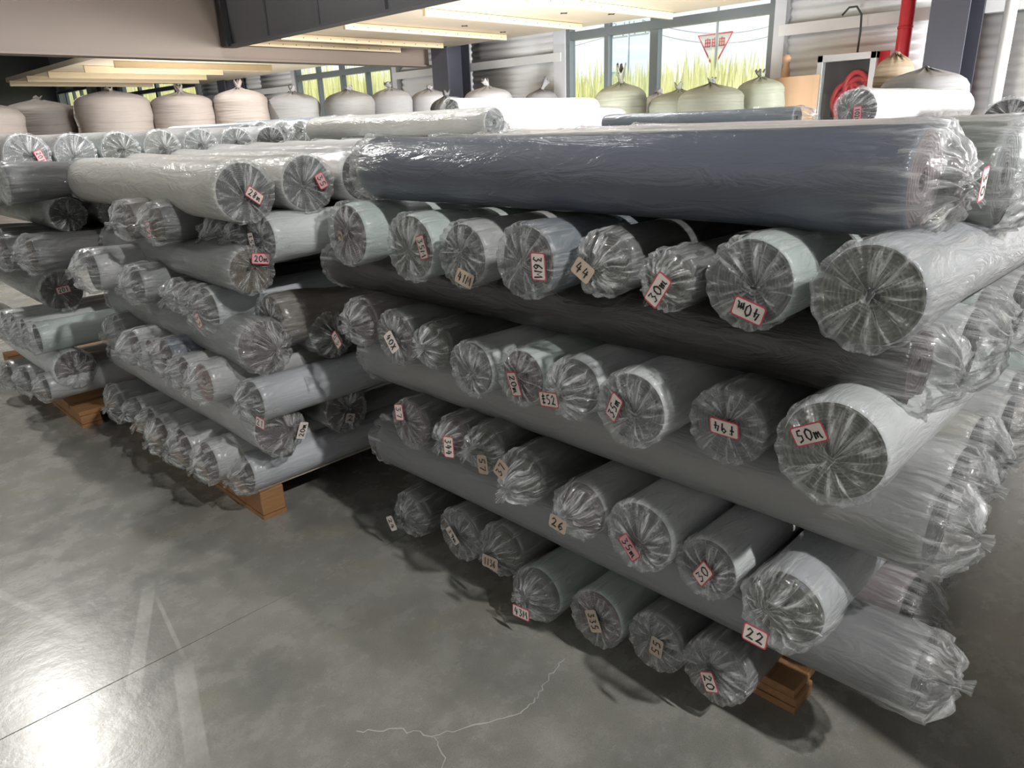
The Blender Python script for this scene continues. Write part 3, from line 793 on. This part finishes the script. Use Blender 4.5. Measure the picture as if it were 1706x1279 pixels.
T6 = [
  (0.77,4.915,0.465,0.083,'white','moss','c',None),
  (0.77,4.649,0.493,0.079,'white','moss','c',None),
  (0.77,4.417,0.506,0.079,'white','moss','c',None),
  (0.77,4.167,0.521,0.078,'mint','moss','c',None),
]
T8 = [
  (0.75,5.049,0.135,0.087,'pale','moss','c',None),
  (0.75,4.583,0.209,0.080,'pale','moss','c',None),
  (0.75,4.158,0.265,0.071,'pale','moss','c',None),
]

GM, GS, GT = 'fabric rolls in the front stack', 'fabric rolls in the middle stack', 'fabric rolls in the far-left stack'
end_row(M2, 'upper end row, front stack', GM, capn=96)
end_row(M4, 'second end row, front stack', GM, capn=96)
end_row(M6, 'third end row, front stack', GM, capn=96)
end_row(M8, 'bottom end row, front stack', GM, capn=96)
end_row(S2, 'upper end row, middle stack', GS)
end_row(S4, 'second end row, middle stack', GS)
end_row(S6, 'third end row, middle stack', GS)
end_row(S8, 'bottom end row, middle stack', GS)
S2[3] = (*S2[3][:1], S2[3][1]+.035, *S2[3][2:]); S8[6] = (*S8[6][:1], S8[6][1]-.02, *S8[6][2:]); S4[3] = (*S4[3][:1], S4[3][1]+.03, *S4[3][2:])
T2 += [(.84, 4.64, 1.235, .09, 'pale', 'grey', 'c', None), (.84, 4.86, 1.235, .09, 'coal', 'grey', 'c', None), (.84, 5.12, 1.235, .09, 'grey', 'grey', 'c', None)]
T4.insert(0, (.80, 4.70, .93, .09, 'coal', 'plum', 'c', None)); T4.insert(0, (.80, 4.95, .93, .09, 'grey', 'plum', 'c', None))
T2.sort(key=lambda t: -t[1]); T4.sort(key=lambda t: -t[1])
end_row(T2, 'upper end row, far-left stack', GT, capn=56)
end_row(T4, 'second end row, far-left stack', GT, capn=56)
end_row(T6, 'third end row, far-left stack', GT, capn=56)
end_row(T8, 'bottom end row, far-left stack', GT, capn=56)

def side_roll(x, yr, yl, z, r, col, end, style, label, group, **k):
    return fabric_roll(x, yr, z, r, yl-yr, 'Y', col, end, style, label, group, **k)
# front stack: rolls lying along its face
side_roll(1.40, .40, 1.99, 1.33, .095, 'navy', 'plum', 'c', 'long navy roll lying along the top front edge of the front stack', GM, both=True, capn=96, lab=(.02, .0, -85, '30', 'r'), lim=.092)
side_roll(1.63, .33, 1.95, 1.325, .098, 'olive', 'grey', 'c', 'grey-green roll on top, just behind the long navy roll', GM, both=True, capn=96, lab=(.03, .0, -85, '28', 'r'), lim=.092)
for i, (x, yr, c) in enumerate(((1.84, .36, 'snow'), (2.04, .42, 'cream'), (2.24, .34, 'snow'), (2.43, .38, 'blush'), (2.63, .33, 'snow'), (2.83, .40, 'cream'))):
    side_roll(x, yr, yr+1.62, 1.322+.006*(i % 2), .097, c, 'grey', 'r', '%s roll on top of the front stack, %s behind the navy one' % (COLN[c], ORD[i+1]), GM, both=True, capn=56, lim=.094)
side_roll(1.40, .36, 2.26, 1.003, .080, 'black', 'plum', 'c', 'long black roll under the upper end row, front stack', GM, both=True, capn=96)
side_roll(1.42, .29, 2.10, .690, .094, 'stone', 'grey', 'c', 'long plain grey roll under the second end row, front stack', GM, both=True, capn=96, lim=.09)
side_roll(1.43, .27, 2.10, .345, .092, 'stone2', 'grey', 'c', 'lowest long grey roll, jutting past the pallet of the front stack', GM, both=True, capn=96, lim=.09)
for i, (x, yr, z, r, c, st) in enumerate(((1.59, .33, 1.0, .085, 'white', 'c'), (1.79, .36, 1.0, .09, 'mint', 'c'), (1.99, .33, 1.0, .092, 'snow', 'c'), (2.2, .36, 1.0, .09, 'pale', 'r'), (2.4, .34, 1.0, .09, 'snow', 'c'))):
    side_roll(x, yr, 2.0, z, r, c, 'grey', st, '%s roll end at the right side, %s behind the black roll' % (COLN[c], ORD[i]), GM, capn=72, lim=.078)
for i, (x, yr, z, r, c, st) in enumerate(((1.62, .31, .69, .092, 'snow', 'c'), (1.82, .33, .69, .09, 'cream', 'c'), (2.02, .31, .69, .09, 'snow', 'd'), (2.22, .34, .69, .09, 'white', 'c'), (2.42, .22, .72, .09, 'mint', 'r'))):
    side_roll(x, yr, 2.0, z, r, c, 'grey', st, '%s roll end at the right side, %s behind the upper plain grey roll' % (COLN[c], ORD[i]), GM, capn=72, lim=.088)
for i, (x, yr, c) in enumerate(((1.63, .36, 'plum'), (1.83, .40, 'grey'))):
    side_roll(x, yr, 2.0, .345, .088, c, 'plum', 'c', '%s roll end low at the right side, %s behind the lowest grey roll' % (COLN[c], ORD[i]), GM, capn=56, lim=.088)
# middle stack
side_roll(1.14, 2.42, 4.08, 1.262, .103, 'cream', 'grey', 'r', 'cream creased roll along the top front edge of the middle stack', GS, both=True, capn=96, lab=(-.02, -.01, -38, '28m', 'r'))
side_roll(1.37, 2.40, 4.05, 1.275, .10, 'cream', 'grey', 'r', 'second roll on top of the middle stack, with label 35', GS, both=True, lab=(-.045, .005, -70, '35', 'p'), lim=.095)
side_roll(1.60, 2.38, 4.05, 1.285, .10, 'snow', 'coal', 'c', 'third roll on top of the middle stack, with black card', GS, both=True, lab=(-.03, -.01, -15, '281', 'b'), lim=.095)
for i, (x, c) in enumerate(((1.81, 'snow'), (2.02, 'cream'), (2.23, 'snow'), (2.44, 'snow'), (2.65, 'white'))):
    side_roll(x, 2.42, 4.08, 1.30, .10, c, 'grey', 'r', '%s roll on top of the middle stack, %s from its front' % (COLN[c], ORD[i+3]), GS, both=True, capn=48, lim=.095)
side_roll(1.13, 2.44, 3.78, .995, .082, 'grey', 'brown', 'r', 'dark grey roll under the upper end row, middle stack', GS, both=True, lab=(-.03, .04, -10, '20m', 'p'))
side_roll(1.12, 2.42, 3.80, .725, .098, 'grey', 'plum', 'c', 'dull grey roll under the second end row, middle stack', GS, both=True, lim=.09)
side_roll(1.12, 2.40, 3.98, .405, .098, 'pale', 'plum', 'c', 'pale grey lowest long roll, middle stack', GS, both=True, lab=(-.05, .0, 68, '20m', 'w'), lim=.092)
side_roll(1.38, 2.38, 3.8, .72, .09, 'coal', 'moss', 'r', 'charcoal roll end beside the dull grey one, middle stack', GS, lab=(.0, -.02, -60, '1', 't'))
side_roll(1.40, 2.38, 3.9, .40, .09, 'coal', 'plum', 'r', 'charcoal roll end low in the gap, middle stack', GS, lab=(.0, -.03, -20, '2', 'w'))
# far-left stack
for i, (x, z, c, e) in enumerate(((.97, 1.385, 'snow', 'grey'), (1.19, 1.385, 'snow', 'grey'), (1.41, 1.385, 'mint', 'moss'), (1.63, 1.39, 'snow', 'moss'), (1.85, 1.39, 'snow', 'grey'), (2.07, 1.39, 'snow', 'grey'), (2.29, 1.39, 'white', 'coal'))):
    side_roll(x, 4.38, 6.0, z, .104 if i == 0 else .098, c, e, 'r', '%s roll on top of the far-left stack, %s from its front' % (COLN[c], ORD[i]), GT, capn=64, lab=(-.05, -.01, -75, '201', 'p') if i == 0 else None)
side_roll(1.08, 4.36, 6.0, 1.085, .088, 'olive', 'coal', 'r', 'grey-green roll under the upper end row, far-left stack', GT, capn=64, lim=.085)
side_roll(.97, 4.36, 6.0, .70, .105, 'grey', 'plum', 'r', 'grey roll with red label in the middle of the far-left stack', GT, capn=64, lab=(.0, .01, 5, '201', 'r'), lim=.1)
side_roll(.88, 4.10, 6.0, .345, .098, 'white', 'plum', 'c', 'whitish lowest long roll of the far-left stack', GT, capn=64, lim=.1)
side_roll(1.32, 4.38, 6.0, 1.085, .09, 'coal', 'moss', 'c', 'charcoal roll end behind the grey-green one, far-left stack', GT, capn=48)

# stacks farther back: only their tops show
GB = 'fabric rolls on the stacks further back'
def back_roll(x, y, z, r, L, axis, col, end, st, label, **k): return fabric_roll(x, y, z, r, L, axis, col, end, st, label, GB, n=24, capn=48, **k)
for i, (y, c) in enumerate(((.72, 'snow'), (.93, 'white'), (1.14, 'snow'), (1.36, 'slate'), (1.57, 'snow'), (1.78, 'snow'), (2.0, 'cream'), (2.22, 'snow'), (2.44, 'blush'), (2.66, 'snow'), (2.88, 'snow'), (3.1, 'cream'))):
    back_roll(3.30, y, 1.262, .10, 1.65, 'X', c, 'grey' if i % 2 else 'plum', 'r', '%s roll on the stack behind the front one, %s' % (COLN[c], ['nearest the blue-grey column', 'second from that column', 'beneath the fat white roll', 'half hidden under the fat white roll', 'fifth along', 'sixth along', 'seventh along', 'eighth along', 'ninth along', 'tenth along', 'next to last', 'last before the gap'][i]))
back_roll(3.72, 1.40, 1.448, .098, 1.6, 'X', 'snow', 'grey', 'c', 'fat white roll with dark end and stamped label lying across the stack behind', lab=(-.03, -.02, -85, '1020', 'p'))
back_roll(3.05, 1.38, 1.43, .042, .98, 'Y', 'slate', 'coal', 'c', 'thin grey roll lying on the back edge of the front stack')
back_roll(3.08, 1.25, 1.265, .10, 1.65, 'Y', 'snow', 'grey', 'r', 'white roll lying under the thin grey roll, behind the front stack')
back_roll(3.60, 4.17, 1.545, .085, 1.6, 'X', 'snow', 'moss', 'c', 'white roll with dark green end, topmost of the three by the wall')
back_roll(3.60, 3.93, 1.480, .060, 1.65, 'X', 'blush', 'coal', 'c', 'white roll with black end, middle of the three by the wall')
back_roll(3.58, 3.82, 1.400, .050, 1.7, 'X', 'blush', 'coal', 'r', 'pinkish thin roll, lowest of the three by the wall')
back_roll(3.40, 4.02, 1.32, .10, 1.65, 'X', 'snow', 'grey', 'c', 'white roll lying under the three rolls by the wall')
back_roll(3.40, 4.24, 1.32, .10, 1.65, 'X', 'snow', 'grey', 'c', 'white roll at the end of the pile by the wall')
back_roll(5.05, 4.05, 1.44, .11, .35, 'X', 'pale', 'grey', 'c', 'short pale roll end tied with film beside the olive sack', name='fabric_bundle')
back_roll(2.72, 2.82, 1.455, .075, 1.75, 'Y', 'cream', 'grey', 'c', 'cream roll slanting across the back of the middle stack')
for i, (x, c, e, st) in enumerate(((2.66, 'white', 'grey', 'r'), (2.83, 'pale', 'grey', 'c'), (2.98, 'white', 'moss', 'c'), (3.13, 'pale', 'grey', 'c'), (3.29, 'slate', 'grey', 'r'), (3.44, 'pale', 'brown', 'c'))):
    back_roll(x, 5.2, 1.45 if i < 4 else 1.475, .078, 1.65, 'Y', c, e, st, '%s roll end, %s from the left in the short row below the sacks' % (COLN[c], ORD[i]))
back_roll(2.45, 5.0, 1.43, .08, 1.8, 'Y', 'slate', 'grey', 'r', 'slate roll stretching left below the taupe sacks')

# ------------------------------------------------------------------ pallets
def pallet(x0, x1, y0, y1, h, mat, mat2, label):
    o = empty('wooden_pallet', (x0, y0, 0)); tag(o, label, 'pallet'); W, D = y1-y0, x1-x0
    k = 9
    for i in range(k):
        a = W*i/k+.008; m = MB(); m.box(0, D, a, a+W/k-.022, h-.024, h); m.build('deck_board', [mat2], o, bevel=.003)
    for xx in (.0, D/2-.05, D-.1):
        m = MB(); m.box(xx, xx+.1, 0, W, .02, h-.0245); m.build('stringer', [mat], o, bevel=.006)
        m = MB(); m.box(xx, xx+.1, .002, W-.002, 0, .0195); m.build('bottom_board', [mat], o)
pallet(1.50, 2.95, .54, 1.98, .07, WOOD, WOOD, 'brown wooden pallet under the front stack')
pallet(1.05, 2.6, 2.50, 3.98, .15, WOOD, WOOD_PALE, 'wooden pallet with pale planks under the middle stack')
pallet(.86, 2.3, 4.15, 5.9, .09, WOOD, WOOD, 'wooden pallet under the far-left stack')

# ------------------------------------------------------------------ sacks and things along the wall
def sack(x, y, w, h, mat, label, name='bulk_sack', ripple=.012, tie=.12, z0=0.0, seed=1, film=False, group=None, squash=1.0, slump=0.0, lump=.03):
    """a full round sack gathered and tied at the top: body > tied_neck"""
    rnd = random.Random(seed); o = empty(name, (x, y, z0)); tag(o, label, 'sack', group)
    r = w/2; n = 40; rings = []; H = h
    zs = [0, .03, .1] + [.1+(H-.24)*i/14 for i in range(1, 15)]
    def ir(th, z): return 1+lump*noise.noise((math.cos(th)*1.3+seed, math.sin(th)*1.3, z*2)) + lump*.5*noise.noise((math.cos(th)*3+seed, math.sin(th)*3, z*5))
    for i, z in enumerate(zs):
        k = .93 if i == 0 else 1.0
        rr = r*(k+slump*math.sin(math.pi*min(1, z/H))) + ripple*math.sin(i*2.4+seed)*(1 if i > 2 else 0)
        rings.append([(rr*ir(2*math.pi*q/n, z)*math.cos(2*math.pi*q/n), rr*squash*ir(2*math.pi*q/n, z)*math.sin(2*math.pi*q/n), z) for q in range(n)])
    top = H-.14
    for f, dz in ((.97, .05), (.88, .09), (.72, .12), (.5, .14), (.3, .155), (.13, .17), (.06, .185)):
        rings.append([((r*f+ (.012*math.sin(13*2*math.pi*q/n+seed))*(1-f)*2)*math.cos(2*math.pi*q/n), (r*f+(.012*math.sin(13*2*math.pi*q/n))*(1-f)*2)*squash*math.sin(2*math.pi*q/n), top+dz+.012*math.sin(13*2*math.pi*q/n+seed)*(1-f)) for q in range(n)])
    m = MB(); m.grid([rings[0]]+rings); m.face([m.f[0][0]+q for q in range(n)][::-1] if False else list(range(n))[::-1])
    m.build('sack_body', [mat], o)
    if tie:
        t = MB(); nn = 20; rg = []
        lx, ly = rnd.uniform(-.5, .5), rnd.uniform(-.5, .5)
        for (rr, z) in ((.05, -.01), (.03, .01), (.03, tie*.35), (.042, tie*.7), (.05, tie)):
            rg.append([((rr*(1+.5*noise.noise((math.cos(2*math.pi*q/nn)*2+seed, math.sin(2*math.pi*q/nn)*2, z*8))))*math.cos(2*math.pi*q/nn)+lx*z, rr*(1+.5*noise.noise((math.cos(2*math.pi*q/nn)*2, math.sin(2*math.pi*q/nn)*2+seed, z*8)))*math.sin(2*math.pi*q/nn)+ly*z, top+.165+z*(1+.35*math.sin(3*2*math.pi*q/nn+seed))) for q in range(nn)])
        rg.append([(p[0]*.3, p[1]*.3, top+.165+tie*.7) for p in rg[-1]])
        t.grid(rg); t.build('tied_neck', [mat], o)
    return o
GSK = 'round bulk sacks standing in a row'
for i, (x, y, w, h, mt, lab) in enumerate((
        (1.95, 10.6, .92, 1.86, 'taupe', 'taupe bulk sack at the far left, cut by the picture edge'),
        (2.72, 11.1, .85, 1.90, 'umber', 'dark brown bulk sack tucked between two taupe ones'),
        (3.42, 10.55, .90, 1.98, 'taupe', 'wide taupe bulk sack with fabric folds, bulging top'),
        (4.20, 10.30, .80, 1.95, 'taupe', 'taupe bulk sack with a frayed tie on top'),
        (4.86, 9.98, .72, 1.98, 'taupe', 'taupe bulk sack with fan-like gathered top'),
        (5.50, 9.72, .72, 1.92, 'grey', 'grey bulk sack with a tied tuft, below the window'),
        (6.08, 9.20, .70, 1.92, 'grey', 'smooth pale grey bulk sack without folds'),
        (6.62, 8.96, .58, 1.94, 'white', 'pale bulk sack with bluish horizontal folds'),
        (7.20, 8.80, .58, 1.92, 'white', 'white bulk sack beside the dark steel column'))):
    sack(x, y, w, h, BAG[mt], lab, seed=i+1, ripple=.010 if mt != 'umber' else .004, group=GSK, tie=(.04, .05, .05, .085, .10, .09, .06, .075, .05)[i])
sack(7.75, 8.15, .7, 1.92, BAG['white'], 'white film sack lying low in front of the dark column', seed=21, tie=.1)
sack(8.35, 7.65, .5, 1.86, BAG['silver'], 'silvery film bundle with crumpled top beside the window frame', seed=22, tie=.14)
sack(6.1, 7.15, .42, 1.74, BAG['dark'], 'dark rounded sack behind the white roll ends', seed=23, tie=.08)
sack(7.35, 5.48, .60, 1.80, BAG['olive'], 'olive sack with a bent tied neck under the window', name='tied_sack', seed=31, tie=.17, ripple=.006, lump=.10)
sack(8.3, 5.6, .46, 1.70, BAG['white'], 'small clear film sack right of the olive one', name='tied_sack', seed=32, tie=.05, ripple=.003, lump=.05)
sack(7.8, 4.98, .70, 1.70, BAG['olive'], 'broad olive sack with pinched top below the sign', name='tied_sack', seed=33, tie=.08, ripple=.006, lump=.10)
sack(7.45, 4.35, .70, 1.73, BAG['olive'], 'grey-green sack with drooping folds, left of the pale patch', name='tied_sack', seed=34, tie=.06, ripple=.006, lump=.10)
sack(8.02, 4.08, .52, 1.79, BAG['sage'], 'sage sack with a pale patch beside the cardboard', name='tied_sack', seed=35, tie=.07, ripple=.006, lump=.10)
m = MB(); m.box(7.765, 7.775, 3.96, 4.12, 1.42, 1.52); 
tag(m.build('paper_patch', [WHITE]), 'white paper patch stuck on the sage sack', 'label')

def cardboard():
    o = empty('cardboard_sheet', (8.5, 3.98, 0)); tag(o, 'tall brown curved cardboard standing beside the fire cabinet', 'cardboard')
    m = MB(); A, B = [], []
    for i in range(15):
        t = i/14; y = -.33+.66*t; x = -.20*math.sin(math.pi*t)**1 ; 
        A.append((x, y, 0)); B.append((x+.02, y, 1.80+.03*(1-t)))
    m.grid([A, B], close=False); ob = m.build('sheet', [CARD], o); md = ob.modifiers.new('s', 'SOLIDIFY'); md.thickness = .012
    f = empty('wooden_spindle', (8.72, 4.14, 0)); tag(f, 'turned wooden spindle sticking up behind the brown cardboard', 'spindle')
    m = MB(); rg = []
    for (r, z) in ((.05, 0), (.05, 1.7), (.05, 1.84), (.045, 1.92), (.032, 1.97), (.045, 2.01), (.05, 2.04), (.03, 2.07), (.005, 2.08)):
        rg.append([(r*math.cos(2*math.pi*k/14), r*math.sin(2*math.pi*k/14), z) for k in range(14)])
    m.grid(rg); m.build('spindle_shaft', [SKIN_WOOD], f)
cardboard()

def fire_cabinet():
    o = empty('fire_hose_cabinet', (8.75, 3.38, 0)); tag(o, 'red fire hose cabinet with silver door frame by the red pipe', 'cabinet')
    y0, y1, z0, z1 = -.30, .32, 1.0, 2.02; xf = -.14
    m = MB(); m.box(xf+.02, .24, y0-.10, y1, z0, z1); m.build('red_case', [REDP], o, bevel=.005)
    d = empty('door', (0, 0, 0)); d.parent = o
    for b in ((xf-.07, xf+.03, y0, y0+.06, z0, z1), (xf-.07, xf+.03, y1-.06, y1, z0, z1), (xf-.07, xf+.03, y0, y1, z1-.07, z1), (xf-.07, xf+.03, y0, y1, z0, z0+.07)):
        m = MB(); m.box(*b); m.build('silver_frame', [SILVER], d, bevel=.004)
    m = MB(); m.box(xf-.05, xf-.046, y0+.06, y1-.06, z0+.07, z1-.07); m.build('glass_panel', [GLASS], d)
    m = MB(); m.box(xf+.013, xf+.0195, y0+.07, y1-.05, z0+.07, z1-.07); m.build('dark_backing', [plain('dark_cabinet_back', (.035, .025, .028), .35)], o)
    h = MB(); rh = random.Random(3)
    for q in range(6):
        cy0, cz0, ra, rb, a0 = -.05+rh.uniform(-.07, .07), 1.56+rh.uniform(-.10, .12), rh.uniform(.09, .17), rh.uniform(.12, .22), rh.uniform(0, 3)
        P = []
        for k in range(23):
            t = 2*math.pi*k/22; c, sn = math.cos(t)*ra, math.sin(t)*rb
            P.append((xf-.016-.003*q, cy0+c*math.cos(a0)-sn*math.sin(a0)*.6, cz0+c*math.sin(a0)+sn*math.cos(a0)))
        h.tube(P, .030, 6)
    h.tube([(xf-.02, -.1, 1.5), (xf-.02, -.06, 1.3), (xf-.02, .04, 1.1)], .035, 6)
    h.build('folded_hose', [REDP], o, loc=(.012, 0, 0))
    t = MB(); P = [(.1, .02, 1.99), (.12, .02, 2.25), (.12, .03, 2.42), (.10, .08, 2.50), (.10, .16, 2.50), (.10, .23, 2.43)]
    t.tube(P, .011, 6); tag(t.build('hanging_cable', [CABLE], loc=(8.75, 3.38, 0)), 'grey cable looping over the rail above the fire cabinet', 'cable')
fire_cabinet()
m = MB(); m.tube([(8.62, 2.86, 0), (8.62, 2.86, 4.5)], .068, 20); rp = m.build('red_pipe', [REDP]); tag(rp, 'vertical red fire pipe standing beside the steel column', 'pipe')
for z in (2.22, 3.2):
    m = MB(); m.tube([(8.62, 2.86, z-.012), (8.62, 2.86, z+.012)], .073, 20); m.build('pipe_coupling', [REDP], rp)
m = MB(); m.tube([(8.78, 1.99, 0), (8.78, 1.99, 5)], .055, 16); tag(m.build('white_pipe', [WHITEP]), 'white vertical pipe at the right of the steel column', 'pipe')
sack(6.15, 1.86, .60, 1.68, BAG['silver'], 'grey film sack with shiny folded top behind the fat roll', name='film_sack', seed=41, tie=0, ripple=.004)
sack(6.9, 2.33, .30, .24, BAG['tan'], 'small tan sack lying on top beside the red pipe', name='small_sack', seed=42, tie=0, ripple=.003, z0=1.60, lump=.1)
m = MB(); m.box(6.6, 7.2, 2.0, 2.6, 0, .02); m.box(6.6, 7.2, 2.0, 2.6, 1.55, 1.6)
for a in (6.62, 7.14):
    for b in (2.02, 2.54): m.box(a, a+.04, b, b+.04, .02, 1.55)
tag(m.build('storage_rack', [STEEL_DARK]), 'dark low rack under the small tan sack', 'rack')
back_roll(4.4, .93, 1.36, .12, 1.5, 'X', 'ice', 'coal', 'r', 'bluish roll at the right edge under the white pipe')

# film-wrapped pallet loads: one just outside the picture on the right (it shades the floor beside the front stack), the rest carry the rolls further back
def wrapped_load(x0, x1, y0, y1, h, label):
    o = empty('wrapped_pallet_load', (x0, y0, 0)); tag(o, label, 'pallet load'); D, W = x1-x0, y1-y0
    m = MB(); m.box(0, D, 0, W, .12, h); m.build('wrapped_block', [FAB['pale']], o, bevel=.04)
    for q in (0, W/2-.05, W-.1):
        m = MB(); m.box(0, D, q, q+.1, 0, .12); m.build('pallet_runner', [WOOD], o)
wrapped_load(1.36, 4.66, -2.3, -.5, 1.42, 'film-wrapped pallet load standing beyond the right edge of the view')
wrapped_load(2.98, 5.7, .62, 3.22, 1.16, 'film-wrapped pallet load carrying the rolls behind the front stack')
wrapped_load(3.45, 5.3, 3.74, 4.40, 1.21, 'film-wrapped pallet load under the three rolls by the wall')
wrapped_load(2.40, 3.60, 5.25, 6.85, 1.35, 'film-wrapped pallet load under the short row of roll ends')
